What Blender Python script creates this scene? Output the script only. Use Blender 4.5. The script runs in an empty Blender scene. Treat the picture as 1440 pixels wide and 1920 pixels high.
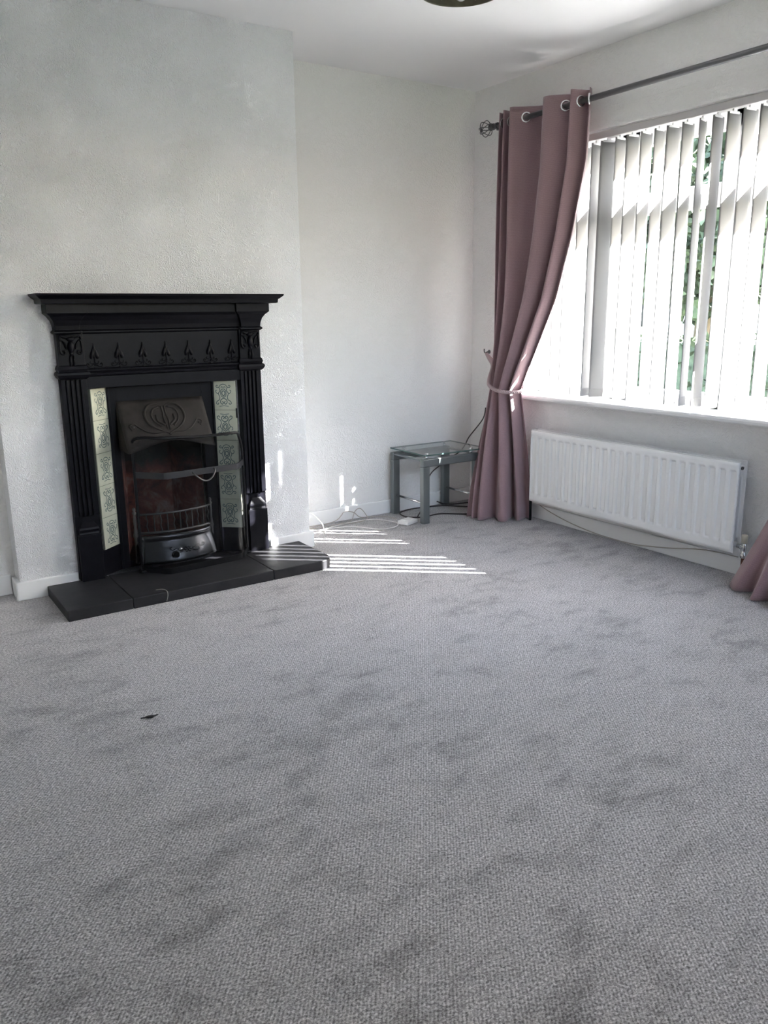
import bpy, bmesh, math, random
from mathutils import Vector, Matrix
random.seed(7)
PI = math.pi
S = bpy.context.scene
COL = S.collection

# ------------------------------------------------------------------ camera
CX, CY, CZ = -3.2726, -3.9613, 1.1728
YAW, PITCH, ROLL = 0.5823, -0.2413, -0.0117
fw = Vector((math.sin(YAW)*math.cos(PITCH), math.cos(YAW)*math.cos(PITCH), math.sin(PITCH)))
rt0 = Vector((math.cos(YAW), -math.sin(YAW), 0)); up0 = rt0.cross(fw)
rt = math.cos(ROLL)*rt0 + math.sin(ROLL)*up0
up = -math.sin(ROLL)*rt0 + math.cos(ROLL)*up0
cd = bpy.data.cameras.new('camera'); cam = bpy.data.objects.new('camera', cd); COL.objects.link(cam)
M = Matrix((rt, up, -fw)).transposed().to_4x4(); M.translation = Vector((CX, CY, CZ))
cam.matrix_world = M
cd.sensor_fit = 'VERTICAL'; cd.sensor_height = 24.0
cd.lens = 1520.35/1920*24.0
cd.clip_start = 0.05; cd.clip_end = 400
S.camera = cam

# ------------------------------------------------------------------ light
SUN_STRENGTH = 32.0
SKY_STRENGTH = 0.40
EXPOSURE = 2.97
w = bpy.data.worlds.new('sky'); S.world = w; w.use_nodes = True
nt = w.node_tree; nt.nodes.clear()
sky = nt.nodes.new('ShaderNodeTexSky'); sky.sky_type = 'NISHITA'; sky.sun_disc = False
sky.sun_elevation = math.radians(33); sky.sun_rotation = math.radians(130); sky.air_density = 1.0; sky.dust_density = 2.0; sky.ozone_density = 0.8
hs = nt.nodes.new('ShaderNodeHueSaturation'); hs.inputs['Saturation'].default_value = 0.78
bg = nt.nodes.new('ShaderNodeBackground'); bg.inputs['Strength'].default_value = SKY_STRENGTH
wo = nt.nodes.new('ShaderNodeOutputWorld')
nt.links.new(sky.outputs[0], hs.inputs['Color']); nt.links.new(hs.outputs[0], bg.inputs[0]); nt.links.new(bg.outputs[0], wo.inputs[0])
sd = bpy.data.lights.new('sun', 'SUN'); sun = bpy.data.objects.new('sun', sd); COL.objects.link(sun)
sd.energy = SUN_STRENGTH; sd.angle = math.radians(0.55); sd.color = (1.0, 0.975, 0.95)
sdir = Vector((-1.0, 0.83, -0.84)).normalized()
sun.rotation_euler = sdir.to_track_quat('-Z', 'Y').to_euler(); sun.location = (6, -5, 6)
pd = bpy.data.lights.new('window_portal', 'AREA'); po = bpy.data.objects.new('window_portal', pd); COL.objects.link(po)
pd.shape = 'RECTANGLE'; pd.size = 1.84; pd.size_y = 1.33; pd.cycles.is_portal = True
po.location = (0.30, -1.38, 1.365); po.rotation_euler = (Vector((-1, 0, 0)).to_track_quat('-Z', 'Z')).to_euler()
pd2 = bpy.data.lights.new('window_portal', 'AREA'); po2 = bpy.data.objects.new('window_portal', pd2); COL.objects.link(po2)  # portal for the added rear window
pd2.shape = 'RECTANGLE'; pd2.size = 1.75; pd2.size_y = 1.0; pd2.cycles.is_portal = True
po2.location = (-1.125, -4.62, 1.60); po2.rotation_euler = (Vector((0, 1, 0)).to_track_quat('-Z', 'Z')).to_euler()
S.view_settings.view_transform = 'Standard'; S.view_settings.look = 'None'
S.view_settings.gamma = 1.0; S.view_settings.use_curve_mapping = False
S.view_settings.exposure = EXPOSURE
S.cycles.max_bounces = 14; S.cycles.diffuse_bounces = 8; S.cycles.transparent_max_bounces = 24
S.cycles.glossy_bounces = 4; S.cycles.transmission_bounces = 8
S.cycles.sample_clamp_indirect = 12.0
S.cycles.caustics_reflective = False; S.cycles.caustics_refractive = False

# ------------------------------------------------------------------ materials
def mat(name, color, rough=0.5, metal=0.0, spec=0.5, **kw):
    m = bpy.data.materials.new(name); m.use_nodes = True
    b = m.node_tree.nodes['Principled BSDF']
    b.inputs['Base Color'].default_value = (*color, 1); b.inputs['Roughness'].default_value = rough
    b.inputs['Metallic'].default_value = metal; b.inputs['Specular IOR Level'].default_value = spec
    for k, v in kw.items(): b.inputs[k.replace('_', ' ')].default_value = v
    return m
def N(m, t, **kw):
    n = m.node_tree.nodes.new(t)
    for k, v in kw.items():
        if k in n.inputs: n.inputs[k].default_value = v
        else: setattr(n, k, v)
    return n
def L(m, a, b): m.node_tree.links.new(a, b)
def BS(m): return m.node_tree.nodes['Principled BSDF']
def coords(m, scale=(1, 1, 1)):
    tc = N(m, 'ShaderNodeTexCoord'); mp = N(m, 'ShaderNodeMapping'); mp.inputs['Scale'].default_value = scale
    L(m, tc.outputs['Object'], mp.inputs['Vector']); return mp.outputs[0]
def ramp(m, src, stops):
    r = N(m, 'ShaderNodeValToRGB'); e = r.color_ramp.elements
    while len(e) < len(stops): e.new(0.5)
    for i, (p, c) in enumerate(stops):
        e[i].position = p; e[i].color = (*c, 1) if len(c) == 3 else c
    L(m, src, r.inputs[0]); return r.outputs[0]
def bump(m, h, dist, strength=1.0, prev=None):
    b = N(m, 'ShaderNodeBump'); b.inputs['Strength'].default_value = strength; b.inputs['Distance'].default_value = dist
    L(m, h, b.inputs['Height'])
    if prev: L(m, prev, b.inputs['Normal'])
    return b.outputs[0]
def noise(m, v, scale, detail=2, rough=.5, dist=0.0):
    n = N(m, 'ShaderNodeTexNoise'); n.inputs['Scale'].default_value = scale; n.inputs['Detail'].default_value = detail
    n.inputs['Roughness'].default_value = rough; n.inputs['Distortion'].default_value = dist
    L(m, v, n.inputs['Vector']); return n.outputs['Fac']
def mathn(m, op, a, b=None, c=None):
    n = N(m, 'ShaderNodeMath', operation=op)
    for i, q in enumerate((a, b, c)):
        if q is None: continue
        if isinstance(q, (int, float)): n.inputs[i].default_value = q
        else: L(m, q, n.inputs[i])
    return n.outputs[0]

# textured wallpaper on the chimney breast
m_paper = mat('embossed_wallpaper', (0.88, 0.885, 0.90), 0.85, spec=0.1)
v = coords(m_paper)
n1 = noise(m_paper, v, 26, 2, .5, 2.2)
rg = mathn(m_paper, 'ABSOLUTE', mathn(m_paper, 'SUBTRACT', mathn(m_paper, 'FRACT', mathn(m_paper, 'MULTIPLY', n1, 7.0)), 0.5))
n2 = noise(m_paper, v, 5, 2)
hgt = mathn(m_paper, 'MULTIPLY', rg, ramp(m_paper, n2, [(0.3, (.45,)*3), (0.7, (1,)*3)]))
# paper seams: two faint vertical joints
sp = N(m_paper, 'ShaderNodeSeparateXYZ'); L(m_paper, v, sp.inputs[0])
wob = mathn(m_paper, 'MULTIPLY', mathn(m_paper, 'SUBTRACT', noise(m_paper, v, 1.2, 1), .5), 0.03)
sx = mathn(m_paper, 'ADD', sp.outputs['X'], wob)
seam = mathn(m_paper, 'LESS_THAN', mathn(m_paper, 'ABSOLUTE', mathn(m_paper, 'ADD', sx, 2.49)), 0.0016)
seam2 = mathn(m_paper, 'LESS_THAN', mathn(m_paper, 'ABSOLUTE', mathn(m_paper, 'ADD', sx, 1.96)), 0.0008)
hall = mathn(m_paper, 'SUBTRACT', hgt, mathn(m_paper, 'ADD', seam, mathn(m_paper, 'MULTIPLY', seam2, .5)))
L(m_paper, bump(m_paper, hall, 0.013, 0.75), BS(m_paper).inputs['Normal'])

def painted(name, col, d, sc=22):
    m = mat(name, col, 0.55, spec=0.3); v = coords(m)
    a = noise(m, v, sc, 3, .55, 1.5)
    r = mathn(m, 'ABSOLUTE', mathn(m, 'SUBTRACT', mathn(m, 'FRACT', mathn(m, 'MULTIPLY', a, 5.0)), .5))
    L(m, bump(m, r, d, 0.6), BS(m).inputs['Normal']); return m
m_wall = painted('painted_wallpaper', (0.80, 0.792, 0.785), 0.006)
m_ceil = mat('ceiling_paint', (0.80, 0.80, 0.81), 0.7, spec=0.2)
m_white = mat('white_gloss_paint', (0.82, 0.82, 0.82), 0.3)
v = coords(m_white); L(m_white, bump(m_white, noise(m_white, v, 60, 2), 0.0008, .3), BS(m_white).inputs['Normal'])
m_upvc = mat('white_window_plastic', (0.85, 0.85, 0.86), 0.3)
m_rad = mat('white_radiator_enamel', (0.80, 0.80, 0.80), 0.28)

# carpet
m_car = mat('grey_loop_carpet', (0.3, 0.3, 0.3), 0.95, spec=0.1)
v = coords(m_car)
rot = N(m_car, 'ShaderNodeMapping'); rot.inputs['Rotation'].default_value = (0, 0, 0.5); rot.inputs['Scale'].default_value = (1.0, 1.35, 1)
L(m_car, v, rot.inputs[0]); rv = rot.outputs[0]
loops = noise(m_car, rv, 150, 2, .55, .3)
fine = noise(m_car, v, 330, 2, .7, .2)
rib = N(m_car, 'ShaderNodeTexWave'); rib.wave_type = 'BANDS'; rib.bands_direction = 'X'; rib.inputs['Scale'].default_value = 42; rib.inputs['Distortion'].default_value = 2.5; rib.inputs['Detail'].default_value = 1; rib.inputs['Detail Scale'].default_value = 6
L(m_car, rv, rib.inputs['Vector'])
tex = mathn(m_car, 'ADD', mathn(m_car, 'ADD', mathn(m_car, 'MULTIPLY', loops, .62), mathn(m_car, 'MULTIPLY', fine, .30)), mathn(m_car, 'MULTIPLY', rib.outputs['Fac'], .08))
st = N(m_car, 'ShaderNodeMapping'); st.inputs['Rotation'].default_value = (0, 0, -0.5); st.inputs['Scale'].default_value = (.8, 1.5, 1); L(m_car, v, st.inputs[0])
big = noise(m_car, v, 1.7, 2, .5, .3)
mid = noise(m_car, st.outputs[0], 7.5, 4, .65, .25)
patch = mathn(m_car, 'ADD', mathn(m_car, 'MULTIPLY', big, .3), mathn(m_car, 'MULTIPLY', mid, .7))
c1 = ramp(m_car, tex, [(0.36, (.120, .112, .113)), (0.50, (.350, .334, .335)), (0.66, (.71, .68, .682))])
c2 = ramp(m_car, patch, [(0.31, (.54, .54, .54)), (0.40, (.76, .76, .76)), (0.48, (.97, .97, .97)), (0.62, (1.05, 1.05, 1.05))])
mx = N(m_car, 'ShaderNodeMix'); mx.data_type = 'RGBA'; mx.blend_type = 'MULTIPLY'; mx.inputs[0].default_value = 1.0
L(m_car, c1, mx.inputs[6]); L(m_car, c2, mx.inputs[7]); L(m_car, mx.outputs[2], BS(m_car).inputs['Base Color'])
L(m_car, bump(m_car, tex, 0.006, 0.8), BS(m_car).inputs['Normal'])
BS(m_car).inputs['Sheen Weight'].default_value = 0.25

def speck(m, scale, lo, hi, bumpd=0.0, detail=3):
    v = coords(m); n = noise(m, v, scale, detail, .6)
    L(m, ramp(m, n, [(0.3, lo), (0.7, hi)]), BS(m).inputs['Base Color'])
    if bumpd: L(m, bump(m, n, bumpd, .6), BS(m).inputs['Normal'])
m_iron = mat('black_cast_iron', (0.005, 0.005, 0.008), 0.42, spec=0.13); speck(m_iron, 40, (.0025, .0025, .0045), (.005, .005, .008), .0008)
m_slate = mat('black_slate', (0.015, 0.015, 0.018), 0.5, spec=0.25); speck(m_slate, 12, (.015, .015, .017), (.027, .026, .029), .001)
m_hood = mat('sooty_cast_metal', (0.05, 0.045, 0.042), 0.6, spec=.2); speck(m_hood, 14, (.016, .014, .013), (.034, .029, .027), .0006)
m_pol = mat('polished_cast_metal', (0.085, 0.085, 0.09), 0.26, metal=0.9)
m_steel = mat('burnished_steel', (0.14, 0.135, 0.13), 0.35, metal=0.9)
m_black = mat('black_metal', (0.005, 0.005, 0.006), 0.35, spec=0.25)
m_chrome = mat('chrome', (0.72, 0.72, 0.73), 0.12, metal=1.0)
m_tile = mat('cream_glazed_tile', (0.52, 0.53, 0.42), 0.15); speck(m_tile, 9, (.46, .47, .36), (.60, .61, .50))
m_print = mat('grey_green_tile_print', (0.10, 0.135, 0.14), 0.25)
m_grout = mat('tile_grout', (0.13, 0.13, 0.11), 0.8)
m_greymetal = mat('silver_grey_metal', (0.17, 0.185, 0.19), 0.38, metal=0.55)
m_rod = mat('dark_pewter_rod', (0.13, 0.13, 0.135), 0.38, metal=0.6)
m_plastic = mat('white_plastic', (0.78, 0.77, 0.76), 0.4)
m_cablew = mat('white_cable_sheath', (0.74, 0.72, 0.70), 0.5)
m_cablet = mat('beige_cable_sheath', (0.42, 0.38, 0.34), 0.5)
m_cableb = mat('dark_cable_sheath', (0.03, 0.022, 0.02), 0.45)
m_copper = mat('dull_copper', (0.16, 0.07, 0.05), 0.4, metal=0.8)
m_cream = mat('cream_cap_plastic', (0.62, 0.58, 0.48), 0.4)
m_lint = mat('dark_lint', (0.03, 0.028, 0.028), 0.9)
m_thread = mat('pale_thread', (0.5, 0.47, 0.42), 0.9)

# brick firebox lining
m_brick = mat('sooty_red_firebrick', (0.2, 0.08, 0.05), 0.9)
v = coords(m_brick)
a0 = noise(m_brick, v, 9, 5, .65, .6)
sb = N(m_brick, 'ShaderNodeSeparateXYZ'); L(m_brick, v, sb.inputs[0])
soot = mathn(m_brick, 'ADD', mathn(m_brick, 'MULTIPLY', mathn(m_brick, 'SUBTRACT', .47, sb.outputs['Z']), 2.2), mathn(m_brick, 'SUBTRACT', a0, .10))
soot = mathn(m_brick, 'MINIMUM', soot, mathn(m_brick, 'ADD', a0, .04))
a = ramp(m_brick, soot, [(0.28, (.006, .005, .005)), (0.42, (.05, .018, .014)), (0.56, (.13, .045, .032)), (0.70, (.20, .15, .13))])
L(m_brick, a, BS(m_brick).inputs['Base Color']); L(m_brick, bump(m_brick, noise(m_brick, v, 30, 4), .004, .8), BS(m_brick).inputs['Normal'])

# curtain cloth
m_cur = mat('dusty_mauve_linen', (0.25, 0.165, 0.18), 0.8, spec=0.25)
v = coords(m_cur)
wv = N(m_cur, 'ShaderNodeTexWave'); wv.wave_type = 'BANDS'; wv.bands_direction = 'Z'; wv.inputs['Scale'].default_value = 95; wv.inputs['Distortion'].default_value = 3; wv.inputs['Detail'].default_value = 2
L(m_cur, v, wv.inputs['Vector'])
fn = noise(m_cur, v, 260, 2, .6)
tt = mathn(m_cur, 'ADD', mathn(m_cur, 'MULTIPLY', wv.outputs['Fac'], .5), mathn(m_cur, 'MULTIPLY', fn, .5))
L(m_cur, ramp(m_cur, tt, [(0.25, (.235, .150, .168)), (0.75, (.365, .245, .265))]), BS(m_cur).inputs['Base Color'])
L(m_cur, bump(m_cur, tt, .0012, .6), BS(m_cur).inputs['Normal'])
BS(m_cur).inputs['Sheen Weight'].default_value = 0.3
m_rope = mat('mauve_cord', (0.40, 0.30, 0.31), 0.6)

# blind vanes: white fabric which lets light through
m_vane = bpy.data.materials.new('white_blind_fabric'); m_vane.use_nodes = True
t = m_vane.node_tree; t.nodes.clear()
o_ = t.nodes.new('ShaderNodeOutputMaterial'); d_ = t.nodes.new('ShaderNodeBsdfDiffuse'); r_ = t.nodes.new('ShaderNodeBsdfTranslucent'); x_ = t.nodes.new('ShaderNodeMixShader')
d_.inputs[0].default_value = (.37, .37, .37, 1); r_.inputs[0].default_value = (.37, .37, .37, 1); x_.inputs[0].default_value = .48
t.links.new(d_.outputs[0], x_.inputs[1]); t.links.new(r_.outputs[0], x_.inputs[2]); t.links.new(x_.outputs[0], o_.inputs[0])

def glass(name, tint, refl_ior=1.5, rough=0.0, dirt=0.0):
    m = bpy.data.materials.new(name); m.use_nodes = True; t = m.node_tree; t.nodes.clear()
    o = t.nodes.new('ShaderNodeOutputMaterial'); tr = t.nodes.new('ShaderNodeBsdfTransparent'); gl = t.nodes.new('ShaderNodeBsdfGlossy')
    fr = t.nodes.new('ShaderNodeFresnel'); mx = t.nodes.new('ShaderNodeMixShader')
    tr.inputs[0].default_value = (*tint, 1); gl.inputs['Roughness'].default_value = rough; fr.inputs[0].default_value = refl_ior
    ge = t.nodes.new('ShaderNodeNewGeometry'); inv = t.nodes.new('ShaderNodeMath'); inv.operation = 'SUBTRACT'; inv.inputs[0].default_value = 1.0
    mu = t.nodes.new('ShaderNodeMath'); mu.operation = 'MULTIPLY'
    t.links.new(ge.outputs['Backfacing'], inv.inputs[1]); t.links.new(inv.outputs[0], mu.inputs[0]); t.links.new(fr.outputs[0], mu.inputs[1])
    t.links.new(mu.outputs[0], mx.inputs[0]); t.links.new(tr.outputs[0], mx.inputs[1]); t.links.new(gl.outputs[0], mx.inputs[2])
    out = mx.outputs[0]
    if dirt:
        df = t.nodes.new('ShaderNodeBsdfDiffuse'); df.inputs[0].default_value = (.4, .4, .4, 1); m2 = t.nodes.new('ShaderNodeMixShader'); m2.inputs[0].default_value = dirt
        t.links.new(out, m2.inputs[1]); t.links.new(df.outputs[0], m2.inputs[2]); out = m2.outputs[0]
    t.links.new(out, o.inputs[0]); return m
m_pane = glass('window_glass', (.97, .98, .98), 1.15)
m_guardglass = glass('dusty_guard_glass', (.66, .67, .69), 1.22, .05, .004)
m_tableglass = glass('pale_green_table_glass', (.95, .975, .965), 1.5, 0.0, .03)
m_glassedge = mat('dark_green_glass_edge', (0.07, 0.12, 0.11), 0.15)

# ------------------------------------------------------------------ mesh helpers
class MB:
    def __init__(s): s.v = []; s.f = []; s.m = []; s.sm = []
    def add(s, vs, fs, mi=0, smooth=False):
        o = len(s.v); s.v += [tuple(q) for q in vs]; s.f += [tuple(i+o for i in f) for f in fs]
        s.m += [mi]*len(fs); s.sm += [smooth]*len(fs); return s
    def box(s, x0, x1, y0, y1, z0, z1, mi=0, T=None):
        vs = [Vector((x, y, z)) for z in (z0, z1) for y in (y0, y1) for x in (x0, x1)]
        if T: vs = [T @ q for q in vs]
        return s.add(vs, [(0, 2, 3, 1), (4, 5, 7, 6), (0, 1, 5, 4), (2, 6, 7, 3), (0, 4, 6, 2), (1, 3, 7, 5)], mi)
    def tube(s, pts, r, n=8, mi=0, closed=False, caps=True, T=None):
        P = [Vector(q) for q in pts]; k = len(P); rr = r if isinstance(r, (list, tuple)) else [r]*k
        vs = []; prev = None
        for i in range(k):
            a = P[(i-1) % k] if (closed or i > 0) else P[i]; b = P[(i+1) % k] if (closed or i < k-1) else P[i]
            t = (b-a).normalized() if (b-a).length > 1e-9 else Vector((0, 0, 1))
            if prev is None:
                u = t.cross(Vector((0, 0, 1)));
                if u.length < .1: u = t.cross(Vector((1, 0, 0)))
            else: u = prev - t*prev.dot(t)
            u.normalize(); prev = u; w_ = t.cross(u)
            for j in range(n):
                a_ = 2*PI*j/n; q = P[i] + (u*math.cos(a_) + w_*math.sin(a_))*rr[i]
                vs.append(T @ q if T else q)
        fs = []
        for i in range(k if closed else k-1):
            i2 = (i+1) % k
            for j in range(n): fs.append((i*n+j, i*n+(j+1) % n, i2*n+(j+1) % n, i2*n+j))
        s.add(vs, fs, mi, True)
        if caps and not closed:
            o = len(s.v)-len(vs); s.f += [tuple(o+j for j in range(n))[::-1], tuple(o+(k-1)*n+j for j in range(n))]; s.m += [mi]*2; s.sm += [False]*2
        return s
    def lathe(s, prof, c, n=20, mi=0, axis='Z', T=None):
        vs = []; c = Vector(c)
        for r, h in prof:
            for j in range(n):
                a = 2*PI*j/n; ca, sa = r*math.cos(a), r*math.sin(a)
                q = {'Z': (ca, sa, h), 'Y': (ca, h, sa), 'X': (h, ca, sa)}[axis]; q = c + Vector(q)
                vs.append(T @ q if T else q)
        fs = [(i*n+j, i*n+(j+1) % n, (i+1)*n+(j+1) % n, (i+1)*n+j) for i in range(len(prof)-1) for j in range(n)]
        s.add(vs, fs, mi, True)
        o = len(s.v)-len(vs)
        for i, rev in ((0, True), (len(prof)-1, False)):
            if prof[i][0] > 1e-5:
                f = tuple(o+i*n+j for j in range(n)); s.f.append(f[::-1] if rev else f); s.m.append(mi); s.sm.append(False)
        return s
    def ell(s, c, r, n=12, k=8, mi=0, T=None):
        vs = []; c = Vector(c)
        for i in range(k+1):
            th = PI*i/k
            for j in range(n):
                a = 2*PI*j/n; q = c + Vector((r[0]*math.sin(th)*math.cos(a), r[1]*math.sin(th)*math.sin(a), r[2]*math.cos(th)))
                vs.append(T @ q if T else q)
        return s.add(vs, [(i*n+j, (i+1)*n+j, (i+1)*n+(j+1) % n, i*n+(j+1) % n) for i in range(k) for j in range(n)], mi, True)
    def grid(s, rows, mi=0, smooth=True, closed=False):
        n = len(rows[0]); vs = [q for r in rows for q in r]
        fs = [(i*n+j, i*n+j+1, (i+1)*n+j+1, (i+1)*n+j) for i in range(len(rows)-1) for j in range(n-1)]
        return s.add(vs, fs, mi, smooth)
    def prism(s, poly, z0, z1, mi=0, smooth=False):
        n = len(poly); vs = [(x, y, z0) for x, y in poly]+[(x, y, z1) for x, y in poly]
        s.add(vs, [(i, (i+1) % n, n+(i+1) % n, n+i) for i in range(n)], mi, smooth)
        o = len(s.v)-2*n; s.f += [tuple(o+i for i in range(n))[::-1], tuple(o+n+i for i in range(n))]; s.m += [mi]*2; s.sm += [False]*2
        return s
    def build(s, name, mats, parent=None, bevel=0.0, seg=2, solid=0.0, subs=0, loc=None, fix=True):
        me = bpy.data.meshes.new(name); me.from_pydata(s.v, [], s.f); me.update()
        for q in (mats if isinstance(mats, (list, tuple)) else [mats]): me.materials.append(q)
        for i, p in enumerate(me.polygons): p.material_index = s.m[i]; p.use_smooth = s.sm[i]
        if fix and not solid:
            b = bmesh.new(); b.from_mesh(me); bmesh.ops.remove_doubles(b, verts=b.verts, dist=1e-6); bmesh.ops.recalc_face_normals(b, faces=b.faces); b.to_mesh(me); b.free()
        o = bpy.data.objects.new(name, me); COL.objects.link(o)
        if parent is not None:
            o.parent = parent; o.matrix_parent_inverse = Matrix.Translation(-parent.location) if parent.parent is None else Matrix()
        if loc: o.location = loc
        if solid: md = o.modifiers.new('solid', 'SOLIDIFY'); md.thickness = solid; md.offset = 0
        if subs: md = o.modifiers.new('sub', 'SUBSURF'); md.levels = subs; md.render_levels = subs
        if bevel:
            md = o.modifiers.new('bevel', 'BEVEL'); md.width = bevel; md.segments = seg; md.limit_method = 'ANGLE'; md.angle_limit = .6; md.harden_normals = False
        return o
def tag(o, label, cat, group=None):
    o['label'] = label; o['category'] = cat
    if group: o['group'] = group
    return o
def thing(name, label, cat, loc, group=None):
    o = bpy.data.objects.new(name, None); COL.objects.link(o); o.location = loc; o.empty_display_size = .05
    bpy.context.view_layer.update() if False else None
    return tag(o, label, cat, group)
def struct(o): o['kind'] = 'structure'; return o
def smooth_path(ctrl, sub=6, closed=False):
    P = [Vector(q) for q in ctrl]; n = len(P); out = []
    for i in range(n if closed else n-1):
        g = lambda k: P[k % n] if closed else P[min(max(k, 0), n-1)]
        p0, p1, p2, p3 = g(i-1), g(i), g(i+1), g(i+2)
        for j in range(sub):
            t = j/sub; out.append(.5*((2*p1)+(-p0+p2)*t+(2*p0-5*p1+4*p2-p3)*t*t+(-p0+3*p1-3*p2+p3)*t**3))
    if not closed: out.append(P[-1])
    return out

# ------------------------------------------------------------------ room shell
H = 2.4
XL, YB = -3.75, -4.35          # left wall, wall behind the camera
BL, BR, BD = -2.7645, -1.372, -0.374
struct(MB().box(XL-.1, .3, YB-.1, .1, -.1, 0).build('floor', m_car))
struct(MB().box(XL-.1, .3, YB-.1, .1, H, H+.1).build('ceiling', m_ceil))
struct(MB().box(BR, 0, 0, .1, 0, H).build('wall_back', m_wall))
struct(MB().box(XL, BL, -.26, .1, 0, H).build('wall_alcove', m_wall))
OX0, OX1, OZ = -2.40, -1.76, .875
b = MB().box(BL, OX0, BD, .1, 0, H).box(OX1, BR, BD, .1, 0, H).box(OX0, OX1, BD, .1, OZ, H).box(OX0, OX1, -.02, .1, 0, OZ)
struct(b.build('wall_chimney', m_paper))
struct(MB().box(XL-.1, XL, YB, .1, 0, H).build('wall_left', m_wall))
QX0, QX1, QZ0, QZ1 = -2.00, -0.25, 1.10, 2.10     # added unseen window behind the camera, brings extra daylight into the room
struct(MB().box(XL-.1, QX0, YB-.25, YB, 0, H).box(QX1, .0, YB-.25, YB, 0, H).box(QX0, QX1, YB-.25, YB, 0, QZ0).box(QX0, QX1, YB-.25, YB, QZ1, H).build('wall_front', m_wall))
WY0, WY1, WZ0, WZ1 = -2.30, -.46, .70, 2.03
b = MB().box(0, .28, YB, WY0, 0, H).box(0, .28, WY1, .1, 0, H).box(0, .28, WY0, WY1, 0, WZ0).box(0, .28, WY0, WY1, WZ1, H)
struct(b.build('wall_right', m_wall))
HB, TB = .081, .018
struct(MB().box(BR, -TB, -TB, 0, 0, HB).build('baseboard_back', m_white, bevel=.004))
struct(MB().box(-TB, 0, YB, -.0, 0, HB).build('baseboard_right', m_white, bevel=.004))
b = MB().box(BL-TB, -2.529, BD-TB, BD, 0, HB).box(BL-TB, BL, BD, -.26-TB, 0, HB)
b.box(-1.60, BR+TB, BD-TB, BD, 0, HB).box(BR, BR+TB, BD, -TB, 0, HB)
struct(b.build('baseboard_chimney', m_white, bevel=.004))
struct(MB().box(XL, BL-TB, -.26-TB, -.26, 0, HB+.01).build('baseboard_alcove', m_white, bevel=.004))
struct(MB().box(XL, XL+TB, YB, -.28, 0, HB).build('baseboard_left', m_white, bevel=.004))
struct(MB().box(XL+TB, -TB, YB, YB+TB, 0, HB).build('baseboard_front', m_white, bevel=.004))
# lintel board over the window, a hair proud of the wall
struct(MB().box(-.010, 0, WY0-.3, WY1+.12, WZ1, 2.122).box(-.016, 0, WY0-.3, WY1+.12, WZ1-.004, WZ1+.010).build('trim_1', m_wall, bevel=.003))

# window: white plastic frame with two mullions and a transom
wr = bpy.data.objects.new('window_1', None); COL.objects.link(wr); wr.location = (.13, -1.38, .70); struct(wr)
FX0, FX1 = .113, .157
ML = [(-1.115, -1.005), (-1.715, -1.605)]
b = MB().box(FX0, FX1, WY0, WY0+.05, WZ0, WZ1).box(FX0, FX1, WY1-.05, WY1, WZ0, WZ1)
b.box(FX0, FX1, WY0, WY1, WZ0, .785).box(FX0, FX1, WY0, WY1, 1.935, WZ1)
for a0, a1 in ML: b.box(FX0, FX1, a0, a1, WZ0, WZ1)
b.box(FX0-.004, FX1, WY0, WY1, 1.62, 1.72)
b.build('window_frame', m_upvc, wr, bevel=.004)
ys = [WY0+.05, ML[1][0], ML[1][1], ML[0][0], ML[0][1], WY1-.05]
for i in range(3):
    for z0, z1 in ((.785, 1.62), (1.72, 1.935)):
        MB().box(.131, .135, ys[2*i], ys[2*i+1], z0, z1).build('pane', m_pane, wr)
for yy in (-1.09, -1.69):
    MB().box(.090, .113, yy-.012, yy+.012, 1.02, 1.07).box(.076, .092, yy-.009, yy+.009, .98, 1.10).build('window_handle', m_upvc, wr, bevel=.003)
fill_win = bpy.data.objects.new('added_fill_window', None); COL.objects.link(fill_win); fill_win.location = ((QX0+QX1)/2, YB-.15, QZ0); struct(fill_win)  # out-of-view window added to brighten the walls
b = MB(); qm = (QX0+QX1)/2
for x0, x1 in ((QX0, QX0+.06), (qm-.05, qm+.05), (QX1-.06, QX1)): b.box(x0, x1, YB-.18, YB-.12, QZ0, QZ1)
b.box(QX0, QX1, YB-.18, YB-.12, QZ0, QZ0+.07).box(QX0, QX1, YB-.18, YB-.12, QZ1-.07, QZ1)
b.build('window_frame', m_upvc, fill_win, bevel=.004)
for x0, x1 in ((QX0+.06, qm-.05), (qm+.05, QX1-.06)): MB().box(x0, x1, YB-.152, YB-.148, QZ0+.07, QZ1-.07).build('pane', m_pane, fill_win)
MB().box(QX0-.05, QX1+.05, YB-.12, YB+.05, QZ0-.03, QZ0+.002).build('window_sill', m_white, fill_win, bevel=.006)
# sill
sl = MB(); prof = [(.10, .717), (-.072, .717), (-.080, .712), (-.083, .702), (-.080, .692), (-.072, .686), (.10, .686)]
ps = [(x, -2.42, z) for x, z in prof]+[(x, -.44, z) for x, z in prof]; n = len(prof)
sl.add(ps, [(i, (i+1) % n, n+(i+1) % n, n+i) for i in range(n)]+[tuple(range(n))[::-1], tuple(range(n, 2*n))])
sl.build('window_sill', m_white, wr)

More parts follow.
